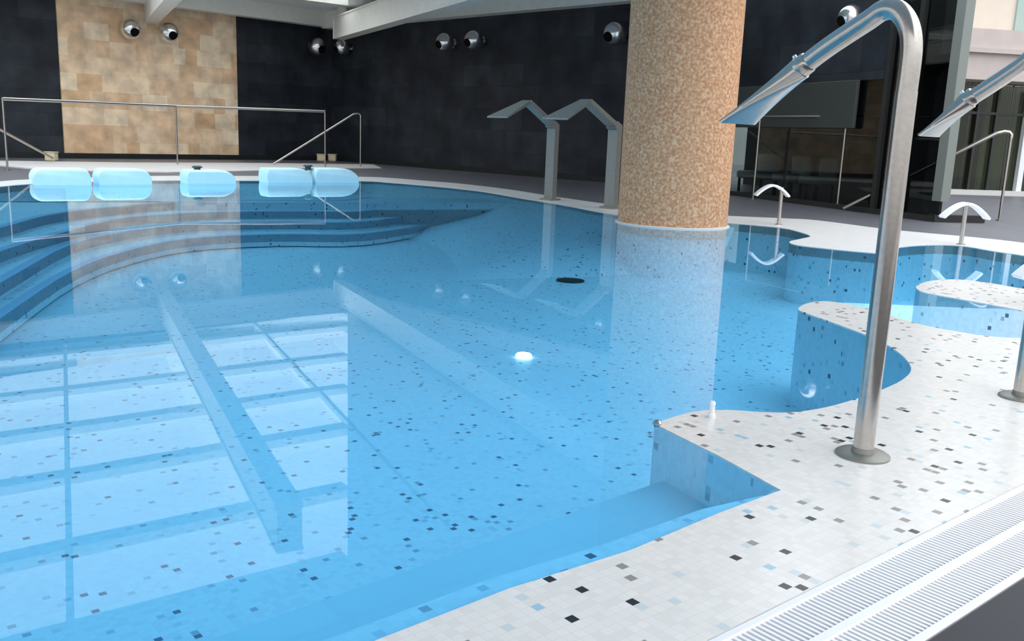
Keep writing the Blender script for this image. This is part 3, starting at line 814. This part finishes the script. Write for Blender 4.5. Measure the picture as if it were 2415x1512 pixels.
# ------------------------------------------------------------------ small arched fountains
def archf(base_px, tops_px, wspan, shift, label, theta, r=.016):
    p = G(*base_px); z = above(p, tops_px); t = thing('arched_fountain', label, 'fountain', p, theta)
    bm = B(); tube(bm, [Vector((0, 0, 0)), Vector((0, 0, z-.02))], r*1.5, 16); lathe(bm, [(r*3, 0), (r*3, .008), (r*1.5, .012)], 20); link('stem', bm, 'steel', t, True)
    bm = B(); rings = []; n_ = 16; drop = wspan*.32
    for i in range(n_+1):
        f = -1+2*i/n_; x = f*wspan/2+shift; zz = z-drop*abs(f)**1.7; ang = math.atan2(-drop*1.7*abs(f)**.7*math.copysign(1, f), wspan/2)
        nx, nz = -math.sin(ang), math.cos(ang)
        rings.append([bm.verts.new((x+nx*b*.014, a*.07, zz+nz*b*.014)) for a, b in ((-1, -1), (1, -1), (1, 1), (-1, 1))])
    for r1_, r2_ in zip(rings, rings[1:]):
        for j in range(4): bm.faces.new((r1_[j], r1_[(j+1) % 4], r2_[(j+1) % 4], r2_[j]))
    bm.faces.new(rings[0]); bm.faces.new(rings[-1])
    bmesh.ops.bevel(bm, geom=list(bm.edges), offset=.004, segments=1, affect='EDGES'); link('arched_spout', bm, 'white', t, True)
archf((1836, 530), 438, .42, -.12, 'small fountain with a white arched spout just right of the stone column', 0)
archf((2266, 577), 480, .50, 0, 'small fountain with a white arched spout in the gap right of the near shower pole', 0)
archf((2480, 722), 600, .52, 0, 'small white arched fountain cut off by the right edge of the picture', 0)

# ------------------------------------------------------------------ small fittings
p = G(1678, 984); t = thing('white_peg', 'small white peg standing at the edge of the nearest peninsula', 'peg', p)
bm = B(); lathe(bm, [(.014, 0), (.014, .012), (.010, .016), (.010, .048), (.012, .052), (.008, .062)], 20); link('stem', bm, 'white', t, True)
p = G(1550, 1000); t = thing('corner_stud', 'tiny pale stud on the tip of the nearest peninsula', 'stud', p)
bm = B(); lathe(bm, [(.018, 0), (.018, .006), (.008, .014)], 16); link('cap', bm, 'steel', t, True)
p = G(1345, 663, FLOORZ); t = thing('floor_drain', 'dark oval drain on the pool floor', 'drain', (p.x, p.y, FLOORZ))
bm = B(); lathe(bm, [(.16, .002), (.16, .014), (.13, .018)], 32); link('cover', bm, 'base_dark', t, True)
p = G(1235, 843, FLOORZ); t = thing('pool_disc', 'round white glowing disc on the pool floor in mid pool', 'light', (p.x, p.y, FLOORZ))  # small white emissive disc lying on the floor
bm = B(); lathe(bm, [(.06, .002), (.06, .02), (.05, .03), (.01, .04)], 24); lm = mat('disc_glow', (1, 1, 1), .3)
lm.node_tree.nodes['Principled BSDF'].inputs['Emission Color'].default_value = (.8, .95, 1, 1); lm.node_tree.nodes['Principled BSDF'].inputs['Emission Strength'].default_value = 6
link('lens', bm, lm, t, True)

# white chair shapes standing in for pale reflections in the dark glass
for k, (x0, x1) in enumerate(((1750, 1822), (1836, 1892), (1900, 1950))):
    pa = onwall(x0, 440, a0-nG*.9, a1-nG*.9); pb_ = onwall(x1, 440, a0-nG*.9, a1-nG*.9); c = (pa+pb_)/2; w = (V2(pa)-V2(pb_)).length
    t = thing('reflection_chair', ['left', 'middle', 'right'][k]+' one of three white chair shapes standing in for reflections in the dark glass', 'reflection stand-in', (c.x, c.y, 0), math.atan2(gdv.y, gdv.x), 'white chair shapes standing in for reflections in the dark glass')
    bm = B(); bevelbox(bm, Vector((0, 0, .38)), (w*.8, .5, .16), .05, 3); link('seat', bm, 'white', t, True)
    bm = B(); bevelbox(bm, Vector((0, -sg*.25, .60)), (w*.8, .12, .42), .05, 3); link('backrest', bm, 'white', t, True)
    for sx_ in (-1, 1):
        for sy_ in (-1, 1):
            bm = B(); box(bm, Vector((sx_*w*.36, sy_*.18, .15)), (.04, .04, .30)); link('leg', bm, 'darkframe', t)
